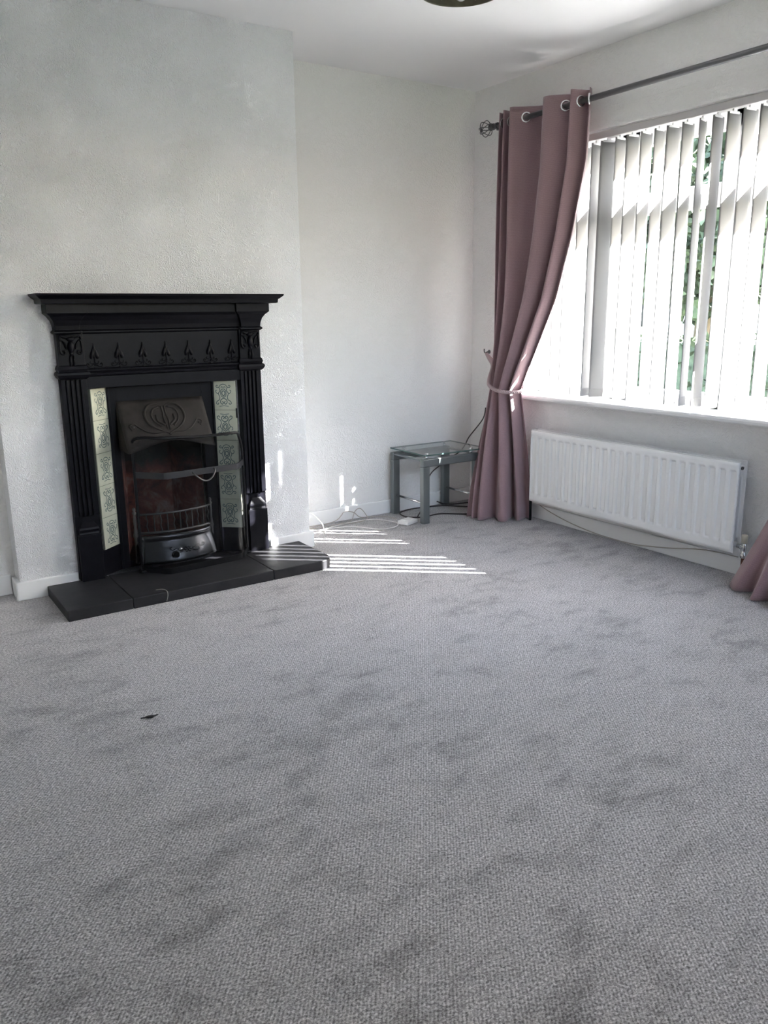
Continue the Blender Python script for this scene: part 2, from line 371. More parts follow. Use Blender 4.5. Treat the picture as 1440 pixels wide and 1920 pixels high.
# ------------------------------------------------------------------ vertical blind
vb = thing('vertical_blind', 'white vertical fabric blind hanging open in the window above the radiator', 'blind', (.02, -1.38, 1.985))
b = MB().box(-.002, .042, -2.29, -.47, 1.988, 2.022); b.build('headrail', mat('grey_headrail', (.50, .48, .48), .4), vb, bevel=.004)
base = MB()
W_ = .089
rows = []
for zz in (0.0, -.03, -.30, -.60, -.90, -1.20, -1.245):
    rows.append([(0.0012*math.sin(PI*(j/6)), (j/6-.5)*W_, zz) for j in range(7)])
base.grid(rows)
ang_seed = random.Random(3)
yk = -.926+.0757*5
k = 0; y = yk; vanes = []
streak = {-1.15: 84, -1.38: 84, -1.54: 88, -1.70: 85}
proto = None; hproto = None
while y > -2.30:
    c = .83*.02 + y - .0378
    ang = 92 + ang_seed.uniform(-3.0, 5.0)
    if c < -1.66: ang = 84.5 + ang_seed.uniform(-1.2, 1.2)
    for cc, aa in ((-.75, 82), (-.83, 83), (-1.145, 82), (-1.38, 82), (-1.54, 84)):
        if abs(c-cc) < .04: ang = aa
    if k in (6,): ang = 70
    if k == 13: ang = 106
    if proto is None:
        proto = base.build('vane', m_vane, vb, solid=.0007); proto.modifiers['solid'].offset = 0
        v_ = proto
        h_ = MB().box(-.004, .004, -.010, .010, 0.0, .022).box(-.0016, .0016, -.030, .030, -.006, .004).build('hanger', m_upvc, None); h_.parent = v_
        wgt = MB().box(-.0022, .0022, -.0435, .0435, -1.245, -1.205).build('bottom_weight', m_vane, None); wgt.parent = v_
        kids = [h_, wgt]
    else:
        v_ = proto.copy(); COL.objects.link(v_); v_.parent = vb; v_.matrix_parent_inverse = proto.matrix_parent_inverse.copy()
        for q in kids:
            q2 = q.copy(); COL.objects.link(q2); q2.parent = v_
    v_.location = (.020, y, 1.975)
    v_.rotation_euler = (ang_seed.uniform(-.003, .003), 0, math.radians(ang))
    y -= .0757; k += 1

# ------------------------------------------------------------------ radiator
RY0, RY1, RZ0, RZ1 = -1.944, -.6646, .1245, .531
rd = thing('radiator', 'long white ribbed panel radiator below the window', 'radiator', (-.08, -1.3, .1245))
def rad_panel(xf, sgn, ribs=25):
    b = MB(); ny, nz = 300, 56; rows = []
    wdt = RY1-RY0; p_ = wdt/ribs
    for i in range(nz+1):
        z = RZ0+.004+(RZ1-RZ0-.008)*i/nz; r = []
        for j in range(ny+1):
            y = RY0+wdt*j/ny
            ph = ((y-RY0)/p_) % 1.0 - .5
            dz = min(z-RZ0-.042, RZ1-.035-z)
            e = max(0, min(1, dz/.018)); e = e*e*(3-2*e)
            q = max(0, min(1, (.32-abs(ph))/.10)); q = q*q*(3-2*q)
            edge = min(z-RZ0-.004, RZ1-.004-z, y-RY0, RY1-y); eb = max(0, 1-edge/.008)
            r.append((xf+sgn*(.0085*e*q*1.9+.006*eb*eb), y, z))
        rows.append(r)
    b.grid(rows)
    b.box(min(xf+sgn*.009, xf+sgn*.014), max(xf+sgn*.009, xf+sgn*.014), RY0, RY1, RZ0, RZ1)
    return b
rad_panel(-.12, 1).build('front_panel', m_rad, rd)
rad_panel(-.045, -1).build('back_panel', m_rad, rd)
for yy in (RY0+.02, RY1-.02):
    for zz in (RZ0+.03, RZ1-.03): MB().lathe([(.012, -.110), (.012, -.052)], (0, yy, zz), 10, axis='X').build('connector_tube', m_rad, rd)
MB().lathe([(.0075, -.0), (.0075, -.006), (.004, -.006), (.004, -.003)], (-.083, RY0+.008, RZ1-.030), 12, axis='Y').build('bleed_plug', m_steel, rd)
b = MB()
for yy in (-1.75, -.86): b = MB().box(-.048, -.001, yy-.02, yy+.02, .17, .50); b.build('wall_bracket', m_rad, rd)
vy = RY0-.035
vv = MB().lathe([(.010, 0), (.014, .002), (.014, .016), (.010, .018), (.010, .034)], (-.08, vy-.002, .155), 10, axis='Y')
vv.lathe([(.010, -.05), (.013, -.048), (.013, -.030), (.009, -.028), (.012, -.012), (.012, .012), (.010, .014), (.010, .022)], (-.08, vy, .155), 12)
vv.build('valve', m_chrome, rd)
MB().lathe([(.0, .020), (.013, .020), (.0135, .050), (.012, .056), (0, .056)], (-.08, vy, .155), 14).build('valve_cap', m_cream, rd)
MB().tube([(-.08, vy, .001), (-.08, vy, .108)], .0075, 10).build('pipe', m_copper, rd)
b = MB().tube([(-.08, RY1+.022, .001), (-.08, RY1+.022, .14)], .0075, 10); b.build('pipe', m_black, rd)
MB().lathe([(.010, -.03), (.012, -.02), (.012, .012)], (-.08, RY1+.022, .15), 10).lathe([(.009, -.022), (.009, .0)], (-.08, RY1+.022, .155), 10, axis='Y').build('valve', m_chrome, rd)

# ------------------------------------------------------------------ hearth
HZ = .0455
he = thing('hearth', 'low black slate hearth with three slabs under the fireplace', 'hearth', (-2.065, -.57, 0))
g = .0012
MB().box(-2.662, -2.405-g, -.765, BD-TB, 0, HZ).build('slab', m_slate, he, bevel=.003)
MB().box(-2.405+g, -1.768-g, -.765, -.395, 0, HZ).build('slab', m_slate, he, bevel=.003)
rr = .075; cxr, cyr = -1.445-rr, -.765+rr
poly = [(-1.768+g, -.765)]+[(cxr+rr*math.cos(a), cyr+rr*math.sin(a)) for a in [(-PI/2)+PI/2*i/12 for i in range(13)]]+[(-1.445, BD-TB), (-1.768+g, BD-TB)]
MB().prism(poly, 0, HZ).build('slab', m_slate, he, bevel=.003)

# ------------------------------------------------------------------ fireplace surround
FC = -2.075; FH = .450         # centre and half width
fp = thing('fireplace_surround', 'black cast iron Victorian style mantelpiece with leaf frieze on the chimney breast', 'fireplace', (FC, -.40, HZ))
def loft(b, x0, x1, yf, prof, ky=1.0, yback=BD, mi=0):
    """stack of rectangles growing outward by o; prof = [(o, z)]"""
    vs = []
    for o, z in prof: vs += [(x0-o, yback, z), (x0-o, yf-o*ky, z), (x1+o, yf-o*ky, z), (x1+o, yback, z)]
    fs = []
    for i in range(len(prof)-1):
        for j in range(4): fs.append((i*4+j, i*4+(j+1) % 4, (i+1)*4+(j+1) % 4, (i+1)*4+j))
    k = (len(prof)-1)*4
    fs += [(3, 2, 1, 0), (k, k+1, k+2, k+3)]
    b.add(vs, fs, mi); return b
xa, xb = FC-FH, FC+FH
# pilasters
PW = .104
for s_ in (0, 1):
    x0 = xa if s_ == 0 else xb-PW; x1 = x0+PW
    p = MB().box(x0, x1, -.412, BD, HZ, .93)
    # fluted face: ribs
    fx = x0+.024; fwid = .058
    nf = 3
    for i in range(nf+1):
        cxx = fx+fwid*i/nf
        p.box(cxx-.0045, cxx+.0045, -.424, -.41, .335, .915)
    p.box(x0, fx-.006, -.420, -.41, .335, .93); p.box(x1-(fx-.006-x0), x1, -.420, -.41, .335, .93)
    po_ = p.build('pilaster', m_iron, fp, bevel=.002)
    bb = MB()
    px0, px1 = x0+.010, x1-.010
    loft(bb, px0, px1, -.424, [(.006, HZ), (.006, .252), (.000, .254), (-.002, .262), (.0, .270)], 1)
    loft(bb, px0+.006, px1-.006, -.424, [(.004, .268), (.006, .276), (.004, .284), (-.004, .296), (-.014, .312), (-.018, .322), (-.012, .328), (-.012, .338), (-.018, .340)], 1)
    bb.build('pilaster_base', m_iron, fp, bevel=.0015)
# lintel band, bead mouldings, frieze
b = MB().box(xa+PW-.002, xb-PW+.002, -.414, BD, .876, .93)
b.build('lintel', m_iron, fp, bevel=.002)
b = MB(); loft(b, xa+PW, xb-PW, -.414, [(0, .925), (.010, .930), (.012, .938), (.006, .944), (.012, .950), (.010, .956), (0, .960), (0, .964)], 1)
for x0, x1 in ((xa, xa+PW), (xb-PW, xb)):
    loft(b, x0, x1, -.426, [(0, .918), (.008, .924), (.014, .936), (.012, .946), (.004, .950), (.008, .960), (.004, .972), (0, .976)], 1)
b.build('bead_moulding', m_iron, fp, bevel=.001)
b = MB().box(xa+.05, xb-.05, -.412, BD, .93, 1.11); b.build('frieze_panel', m_iron, fp)
for x0, x1 in ((xa, xa+PW), (xb-PW, xb)): MB().box(x0, x1, -.426, BD, .95, 1.115).build('corner_block', m_iron, fp, bevel=.002)
# cornice: centre and the two breakfronts, then the shelf
cp = [(0, 1.100), (.010, 1.106), (.010, 1.112), (.002, 1.118), (.004, 1.135), (.010, 1.155), (.022, 1.172), (.036, 1.184), (.036, 1.222)]
b = MB(); loft(b, xa+.03, xb-.03, -.412, cp, 1)
for x0, x1 in ((xa, xa+PW-.014), (xb-PW+.014, xb)): loft(b, x0, x1, -.430, cp, .9)
b.build('cornice', m_iron, fp, bevel=.001)
b = MB(); loft(b, xa, xb, -.444, [(.052, 1.220), (.060, 1.222), (.062, 1.238), (.066, 1.240), (.080, 1.252), (.082, 1.260)], 1.05)
b.build('mantel_shelf', m_iron, fp, bevel=.001)
# seven spade-leaf ornaments
lf = MB()
def drop(b, cx, cz, dx):
    pts = []; rr_ = []
    for i in range(11):
        t = i/10; pts.append((cx+dx*(t**1.4), -.0015, cz+.042-.062*t)); rr_.append(.0015+.0068*max(0, math.sin(PI*t**2.2*.93))**.8)
    b.tube(pts, rr_, 8)
drop(lf, 0, 0, .0145); drop(lf, 0, 0, -.0145)
lf.tube([(0, -.001, .044), (0, -.004, .02), (0, -.003, -.02), (0, -.001, -.050)], [.0018, .0035, .003, .002], 6)
for s_ in (-1, 1):
    lf.tube(smooth_path([(0, -.001, -.038), (s_*.014, -.002, -.050), (s_*.026, -.002, -.052), (s_*.033, -.002, -.044), (s_*.028, -.002, -.038), (s_*.023, -.002, -.043)], 3), .0022, 6)
    lf.tube(smooth_path([(0, -.001, -.034), (s_*.010, -.002, -.040), (s_*.018, -.002, -.036), (s_*.016, -.002, -.030)], 3), .002, 6)
lf.ell((0, -.001, -.058), (.006, .004, .005), 8, 6)
lo = None
for i in range(7):
    x = FC+.003+(i-3)*.1025
    if lo is None: lo = lf.build('leaf_ornament', m_iron, fp); q = lo
    else: q = lo.copy(); COL.objects.link(q); q.parent = fp
    q.matrix_parent_inverse = Matrix.Translation(-fp.location); q.location = (x, -.413, 1.018)
# capital ornaments
co = MB()
for s_ in (-1, 1):
    co.tube(smooth_path([(s_*.006, 0, .060), (s_*.022, -.004, .058), (s_*.038, -.005, .064), (s_*.043, -.004, .052), (s_*.036, -.004, .046)], 4), .0042, 7)
    co.tube(smooth_path([(s_*.040, 0, .060), (s_*.043, -.002, .030), (s_*.043, -.004, .004), (s_*.036, -.005, -.008), (s_*.026, -.005, -.006), (s_*.026, -.004, .004), (s_*.034, -.004, .004)], 4), .0038, 7)
    co.tube(smooth_path([(s_*.034, 0, .048), (s_*.022, -.004, .030), (s_*.018, -.004, .010)], 4), [.002]*2+[.004]*5+[.002]*2, 6)
    co.tube([(s_*.006, -.002, -.014), (s_*.0065, -.005, -.040), (s_*.006, -.001, -.060)], [.003, .0048, .003], 7)
co.ell((0, -.004, .020), (.013, .010, .026), 12, 8); co.ell((0, -.003, .052), (.016, .007, .010), 10, 6); co.ell((0, -.002, -.006), (.008, .007, .012), 10, 6)
co.tube([(-.044, 0, .068), (.044, 0, .068)], .003, 6)
c0 = None
for x in (xa+PW/2, xb-PW/2):
    if c0 is None: c0 = co.build('capital_ornament', m_iron, fp); q = c0
    else: q = c0.copy(); COL.objects.link(q); q.parent = fp
    q.matrix_parent_inverse = Matrix.Translation(-fp.location); q.location = (x, -.428, 1.030)

# ------------------------------------------------------------------ tiled insert
ins = thing('fireplace_insert', 'black iron fire opening with cream tiled cheeks and a decorated hood', 'fireplace insert', (FC, -.30, HZ))
AX, AY = -2.410, -.402; BX, BY = -2.318, -.325       # left splay, outer front to inner back
AX2 = -1.748; BX2 = -1.840
ZT, ZB, TP = .872, .166, .1425
def tilepanel(ax, ay, bx, by):
    a = Vector((ax, ay, 0)); b_ = Vector((bx, by, 0)); u = (b_-a); wdt = u.length; u.normalize()
    nrm = Vector((u.y, -u.x, 0));
    if nrm.y > 0: nrm = -nrm
    P = lambda s, z, d=0.0: a+u*s+nrm*d+Vector((0, 0, z))
    back = MB().add([P(0, ZB), P(wdt, ZB), P(wdt, ZT), P(0, ZT), P(0, ZB, -.008), P(wdt, ZB, -.008), P(wdt, ZT, -.008), P(0, ZT, -.008)],
                    [(0, 1, 2, 3), (7, 6, 5, 4), (0, 4, 5, 1), (1, 5, 6, 2), (2, 6, 7, 3), (3, 7, 4, 0)])
    pn = back.build('tile_panel', m_grout, ins)
    z = ZB
    flip = 0
    while z < ZT-.02:
        z1 = min(z+TP, ZT); g_ = .0010
        t_ = MB()
        pts = [P(g_, z+g_, .0), P(wdt-g_, z+g_, .0), P(wdt-g_, z1-g_, .0), P(g_, z1-g_, .0)]
        pt2 = [P(g_, z+g_, .004), P(wdt-g_, z+g_, .004), P(wdt-g_, z1-g_, .004), P(g_, z1-g_, .004)]
        t_.add(pts+pt2, [(4, 5, 6, 7), (0, 1, 5, 4), (1, 2, 6, 5), (2, 3, 7, 6), (3, 0, 4, 7)])
        # printed scrollwork
        cs, cz = wdt/2, z+TP/2
        def rib(ctrl, wd=.0011):
            pp = smooth_path([(q[0], 0, q[1]) for q in ctrl], 4); pr = []
            for i_, q in enumerate(pp):
                tA = pp[max(i_-1, 0)]; tB = pp[min(i_+1, len(pp)-1)]; tt_ = (tB-tA).normalized(); nn = Vector((-tt_.z, 0, tt_.x))*wd*1.5
                pr.append([P(cs+(q+nn).x, min(cz+(q+nn).z, z1-.002), .0043), P(cs+(q-nn).x, min(cz+(q-nn).z, z1-.002), .0043)])
            t_.grid(pr, 1, False)
        sg = -1 if flip else 1
        for s_ in (-1, 1):
            for (cc, wd) in (([(0, .050), (.012, .046), (.020, .036), (.030, .034), (.034, .040), (.029, .045), (.025, .040)], .0011),
                             ([(.020, .036), (.016, .020), (.024, .006), (.018, -.010), (.022, -.024), (.032, -.030), (.036, -.040), (.028, -.044), (.024, -.036)], .0012),
                             ([(0, .028), (.010, .022), (.013, .008), (.010, -.006), (0, -.012)], .0012),
                             ([(0, .020), (.006, .014), (.007, .004), (0, -.006)], .0014),
                             ([(0, -.016), (.012, -.022), (.016, -.034), (.008, -.044), (.002, -.036), (.008, -.030)], .0013),
                             ([(.026, .006), (.034, .010), (.036, .020), (.030, .022)], .0010),
                             ([(0, -.050), (.010, -.052), (.022, -.054)], .0009),
                             ([(0, .034), (.008, .038), (.010, .030)], .0011)):
                rib([(s_*q[0], sg*q[1]) for q in cc], wd)
        t_.build('tile', [m_tile, m_print], None, fix=False).parent = pn
        ch = pn.children[-1] if pn.children else None
        z = z1; flip ^= 1
    # the tiles carry world coordinates: undo the parents' offset
    for ch in pn.children: ch.matrix_parent_inverse = Matrix.Identity(4)
    return pn
tilepanel(AX, AY, BX, BY); tilepanel(AX2, AY, BX2, BY)
for ax, bx in ((AX, BX), (AX2, BX2)):
    b = MB()
    d = .012 if ax < bx else -.012
    b.add([(ax-d, AY, HZ), (bx, BY-.012, HZ), (bx, BY-.012, ZB), (ax-d, AY, ZB), (ax-d, BD+.01, HZ), (bx, BY+.02, HZ), (bx, BY+.02, ZB), (ax-d, BD+.01, ZB)],
          [(0, 1, 2, 3), (7, 6, 5, 4), (0, 4, 5, 1), (1, 5, 6, 2), (2, 6, 7, 3), (3, 7, 4, 0)])
    b.build('plinth', m_iron, ins, bevel=.0015)
# tile retaining clips
for (cxx, cyy) in ((AX2-.004, AY-.003), (BX2+.003, BY-.006)):
    MB().box(cxx-.003, cxx+.003, cyy-.003, cyy+.003, .70, .745).build('tile_clip', m_iron, ins)
# inner frame plate around the fire opening
b = MB().box(BX, -2.285, -.338, -.30, HZ, ZT+.004).box(-1.893, BX2, -.338, -.30, HZ, ZT+.004).box(-2.285, -1.893, -.338, -.30, .800, ZT+.004)
b.box(BX-.006, BX+.004, -.345, -.30, HZ, ZT).box(BX2-.004, BX2+.006, -.345, -.30, HZ, ZT)
b.build('inner_frame', m_iron, ins, bevel=.0015)
# hood
HX0, HX1 = -2.287, -1.893
b = MB(); nU, nV = 24, 10
def hoodpt(u, v_, off=0.0):
    e = math.cos((u-.5)*PI*2)*.5+.5                       # 1 at the middle
    zb = .592+.042*e**.7
    z = .808+(zb-.808)*v_; y_ = -.335-.135*v_*(1-.10*(1-v_))
    return Vector((HX0+(HX1-HX0)*u, y_-off, z))
b.grid([[hoodpt(i/nU, j/nV) for i in range(nU+1)] for j in range(nV+1)])
for u_ in (0, 1):
    rowa = [hoodpt(u_, j/nV) for j in range(nV+1)]; rowb = [Vector((q.x, -.31, q.z)) for q in rowa]; b.grid([rowa, rowb], 0, False)
b.build('hood', m_hood, ins, solid=.004)
orn = MB()
def hp(q): # px-like ornament coordinates: x in -1..1, y down 0..1 -> on hood
    return hoodpt(.5+q[0]*.5, .12+q[1]*.78, .003)
for s_ in (-1, 1):
    for ctrl, r in (([(-.02, .10), (-.14, .02), (-.32, .04), (-.44, .22), (-.44, .45), (-.32, .66), (-.14, .82), (0, .90)], [.003, .0055, .006, .006, .005, .005, .004, .003]),
                    ([(-.78, .62), (-.84, .50), (-.74, .46), (-.66, .56), (-.50, .74), (-.32, .84), (-.12, .86), (0, .92)], .0035),
                    ([(-.10, .10), (-.24, .16), (-.31, .34), (-.26, .54), (-.14, .68)], .0045),
                    ([(-.20, .34), (-.20, .50), (-.12, .60), (-.05, .66)], .0050),
                    ([(-.04, .08), (-.03, .3), (-.05, .5), (-.02, .8)], .004)):
        pp = smooth_path([hp((s_*q[0], q[1])) for q in ctrl], 5)
        r_l = r if not isinstance(r, list) else [r[min(int(i/5), len(r)-1)] for i in range(len(pp))]
        orn.tube(pp, r_l, 8)
orn.ell(hp((0, .93)), (.007, .005, .007)); orn.ell(hp((-.76, .55)), (.006, .004, .006)); orn.ell(hp((.76, .55)), (.006, .004, .006))
orn.build('scroll_relief', m_hood, ins)
# firebox with firebrick lining
b = MB().box(-2.275, -1.905, -.085, -.065, HZ, .80)
b.add([(-2.282, -.30, HZ), (-2.20, -.085, HZ), (-2.20, -.085, .8), (-2.282, -.30, .8)], [(0, 1, 2, 3)])
b.add([(-1.898, -.30, HZ), (-1.98, -.085, HZ), (-1.98, -.085, .8), (-1.898, -.30, .8)], [(0, 1, 2, 3)])
b.build('firebrick_lining', m_brick, ins)
MB().box(-2.29, -1.89, -.33, -.065, HZ, .075).build('firebox_floor', m_iron, ins)

# ------------------------------------------------------------------ grate
gr = thing('fire_grate', 'iron fire basket with wavy bars inside the fireplace opening', 'fire grate', (-2.09, -.40, HZ))
GX0, GX1 = -2.262, -1.902
def bow(t, y0=-.375, d=.055): return (GX0+(GX1-GX0)*t, y0-d*math.sin(PI*t)**.6 if 0 < t < 1 else y0)
for zz, r in ((.300, .0050), (.212, .0065)):
    b = MB().tube([(*bow(i/20), zz) for i in range(21)], r, 8)
    b.build('rail', m_steel, gr)
pb = None
for i in range(12):
    t = .05+.9*i/11; x, y = bow(t)
    pts = [(0, 0, .212+.088*j/8) for j in range(9)]
    wav = .0028 if i % 2 else 0
    bb = MB().tube([(wav*math.sin(j*PI/2), 0, q[2]) for j, q in enumerate(pts)], .0026, 6)
    o = bb.build('bar', m_steel, gr); o.matrix_parent_inverse = Matrix.Translation(-gr.location); o.location = (x, y, 0)
for t in (0, 1):
    x, y = bow(t)
    b = MB().lathe([(0, .334), (.006, .330), (.008, .322), (.005, .314), (.010, .308), (.006, .298), (.008, .27), (.006, .24), (.010, .212), (.012, .20), (.009, .19), (.009, .10), (.012, .075)], (x, y-.006, 0), 12)
    b.build('post', m_steel, gr)
ash = MB(); prof = [(-.008, .200), (-.016, .196), (-.016, .180), (-.012, .176), (-.014, .168), (-.030, .140), (-.044, .108), (-.050, .088), (-.052, .078), (-.048, .075)]
rows = []
for dy, z in prof:
    r_ = []
    for i in range(25):
        t = i/24; x, y = bow(t, -.375, .050); flare = 1+.06*((.2-z)/.12)
        r_.append(((x-(GX0+GX1)/2)*flare+(GX0+GX1)/2, y+dy*(.6+.4*math.sin(PI*t)), z))
    rows.append(r_)
ash.grid(rows); ac = ash.build('ash_cover', m_pol, gr, solid=.003)
fl = MB()
fc = Vector((-2.055, -.468, .128))
for i in range(6):
    a = i*PI/3; fl.ell(fc+Vector((.013*math.cos(a), -.001+.010*math.sin(a)*.0, .010*math.sin(a))), (.007, .004, .006), 8, 6)
fl.ell(fc+Vector((0, -.003, 0)), (.006, .005, .006), 8, 6)
for s_ in (-1, 1):
    fl.tube(smooth_path([fc+Vector((s_*.02, 0, 0)), fc+Vector((s_*.045, .002, .012)), fc+Vector((s_*.07, .004, .004)), fc+Vector((s_*.082, .006, .014)), fc+Vector((s_*.072, .006, .018))], 4), .003, 7)
    fl.tube(smooth_path([fc+Vector((s_*.02, -.002, -.004)), fc+Vector((s_*.04, .000, -.012)), fc+Vector((s_*.055, .002, -.006)), fc+Vector((s_*.05, .002, .002))], 4), .0028, 7)
fl.build('flower_relief', m_pol, gr)
MB().lathe([(.0, -.022), (.013, -.022), (.014, -.012), (.010, -.004), (.010, .012)], (-2.118, -.478, .116), 14, axis='Y').build('air_control_knob', m_black, gr)
MB().lathe([(.0, -.012), (.008, -.010), (.009, -.002), (.006, .008)], (-2.092, -.473, .134), 12, axis='Y').build('screw_cap', m_chrome, gr)

# ------------------------------------------------------------------ glass fire guard
fg = thing('fire_guard', 'glass fire guard with a black tube frame standing before the grate', 'fire guard', (-2.0, -.48, HZ))
G0, G1, G2, G3 = (Vector(q) for q in ((-2.262, -.440, 0), (-2.166, -.548, 0), (-1.809, -.516, 0), (-1.743, -.425, 0)))
def at(p_, z): return Vector((p_.x, p_.y, z))
def lerp(a, b_, t): return a+(b_-a)*t
rnd = [lerp(G0, G1, .85), lerp(G1, G2, .06), lerp(G1, G2, .15)]
topz = .648
ctrl = [at(G0, .052), at(G0, .30), at(G0, .54), at(G0, .622), at(lerp(G0, G1, .07), .648), at(lerp(G0, G1, .35), topz+.010), at(lerp(G0, G1, .85), topz+.011), at(lerp(G1, G2, .10), topz+.009), at(lerp(G1, G2, .5), topz), at(lerp(G1, G2, .9), topz), at(lerp(G2, G3, .15), topz-.004), at(lerp(G2, G3, .5), .622), at(lerp(G2, G3, .85), .575), at(G3, .50), at(G3, .30), at(G3, .052)]
MB().tube(smooth_path(ctrl, 5), .0065, 10).build('tube_frame', m_black, fg)
def band(z0, z1, th, pts):
    b = MB(); rows = []
    pl = smooth_path(pts, 4)
    return b.grid([[at(q, z0) for q in pl], [at(q, z1) for q in pl]], 0, False)
path = [G0, lerp(G0, G1, .5), lerp(G0, G1, .88), lerp(G1, G2, .08), lerp(G1, G2, .5), lerp(G1, G2, .93), lerp(G2, G3, .15), lerp(G2, G3, .6), G3]
band(HZ+.001, HZ+.028, .004, path).build('base_band', m_black, fg, solid=.006)
band(.478, .506, .004, path).build('middle_band', mat('dark_grey_metal_band', (.012, .012, .015), .45), fg, solid=.004)
gb = MB(); gp = smooth_path(path, 4); n = len(gp)
rows = [[at(q, HZ+.026) for q in gp], [at(q, .30) for q in gp]]
tops = []
for i, q in enumerate(gp):
    t = i/(n-1); tops.append(at(q, topz+.004-.055*max(0, 1-t/.10)**2-.10*max(0, (t-.86)/.14)**1.3))
rows.append([at(q, min(.5, tp.z-.02)) for q, tp in zip(gp, tops)]); rows.append(tops)
gb.grid(rows); gb.build('glass_panel', m_guardglass, fg)
hd = smooth_path([(-2.035, -.542, .492), (-2.033, -.556, .488), (-2.020, -.566, .474), (-1.998, -.568, .458), (-1.972, -.566, .455), (-1.948, -.560, .470), (-1.932, -.548, .492), (-1.930, -.532, .498)], 4)
MB().tube(hd, .0035, 8).build('handle', m_steel, fg)
for q in (G0, G3): MB().box(q.x-.012, q.x+.012, q.y-.02, q.y+.02, HZ, HZ+.010).build('foot', m_black, fg, bevel=.002)

# ------------------------------------------------------------------ side table
TX0, TX1, TY0, TY1, TZ = -.635, -.215, -.362, -.028, .372
tb = thing('side_table', 'small grey metal side table with a clear glass top in the corner', 'side table', ((TX0+TX1)/2, (TY0+TY1)/2, 0))
lw = .045
for y0 in (TY0, TY1-lw+.01):
    for x0 in (TX0, TX1-lw): MB().box(x0, x0+lw, y0, y0+lw-.01, 0, TZ-.045).build('leg', m_greymetal, tb, bevel=.003)
    MB().box(TX0, TX1, y0, y0+lw-.01, TZ-.045, TZ).build('top_rail', m_greymetal, tb, bevel=.005)
for x0 in (TX0+.006, TX1-.030): MB().box(x0, x0+.024, TY0+.03, TY1-.03, TZ-.014, TZ-.004).build('side_bar', m_greymetal, tb, bevel=.002)
for x in (TX0+lw/2, TX1-lw/2): MB().tube([(x, TY0+.03, .115), (x, TY1-.03, .115)], .0065, 10).build('stretcher', m_chrome, tb)
b = MB().box(TX0+.006, TX1+.035, TY0-.010, TY1+.006, .391, .3985); gt = b.build('glass_top', [m_tableglass, m_glassedge], tb)
for p_ in gt.data.polygons:
    if abs(p_.normal.z) < .5: p_.material_index = 1
for (x, y) in ((TX0+.035, TY0+.018), (TX0+.060, TY1-.055), (TX1-.030, TY1-.018), (TX1-.055, TY0+.03)):
    MB().lathe([(.007, TZ-.006), (.007, .391)], (x, y, 0), 12).lathe([(.0, .4025), (.010, .402), (.011, .3985)], (x, y, 0), 14).build('standoff', m_chrome, tb)

# ------------------------------------------------------------------ curtain rod, curtains, ropes
RX, RZ = -.108, 2.152
cr = thing('curtain_rod', 'dark metal curtain rod with a wire cage finial above the window', 'curtain rod', (RX, -1.4, RZ))
MB().tube([(RX, -.292, RZ), (RX, -2.72, RZ)], .0135, 16).build('pole', m_rod, cr)
for sgn, y0 in ((1, -.292), (-1, -2.72)):
    fn = MB().lathe([(.0135, 0), (.017, .001), (.017, .012), (.012, .014), (.012, .020), (.018, .022), (.018, .028), (.0, .029)][::1], (0, 0, 0), 14, axis='Y')
    for i in range(8):
        a = i*PI/4; pts = [(math.cos(a)*(.008+.034*math.sin(PI*j/10)**.8), .024+.082*j/10, math.sin(a)*(.008+.034*math.sin(PI*j/10)**.8)) for j in range(11)]
        fn.tube(pts, .0022, 6)
    fn.ell((0, .106, 0), (.010, .006, .010), 8, 6)
    for i, q in enumerate(fn.v): fn.v[i] = (q[0]+RX, y0+sgn*q[1], q[2]+RZ)
    fn.build('finial', m_rod, cr)
for yy in (-.318, -2.66):
    MB().tube([(-.001, yy, RZ-.005), (RX, yy, RZ-.018)], .006, 10).lathe([(.022, -.006), (.022, 0)], (0, yy, RZ-.005), 14, axis='X').lathe([(.0165, -.008), (.0165, .008)], (RX, yy, RZ), 14, axis='Y').build('bracket', m_rod, cr)

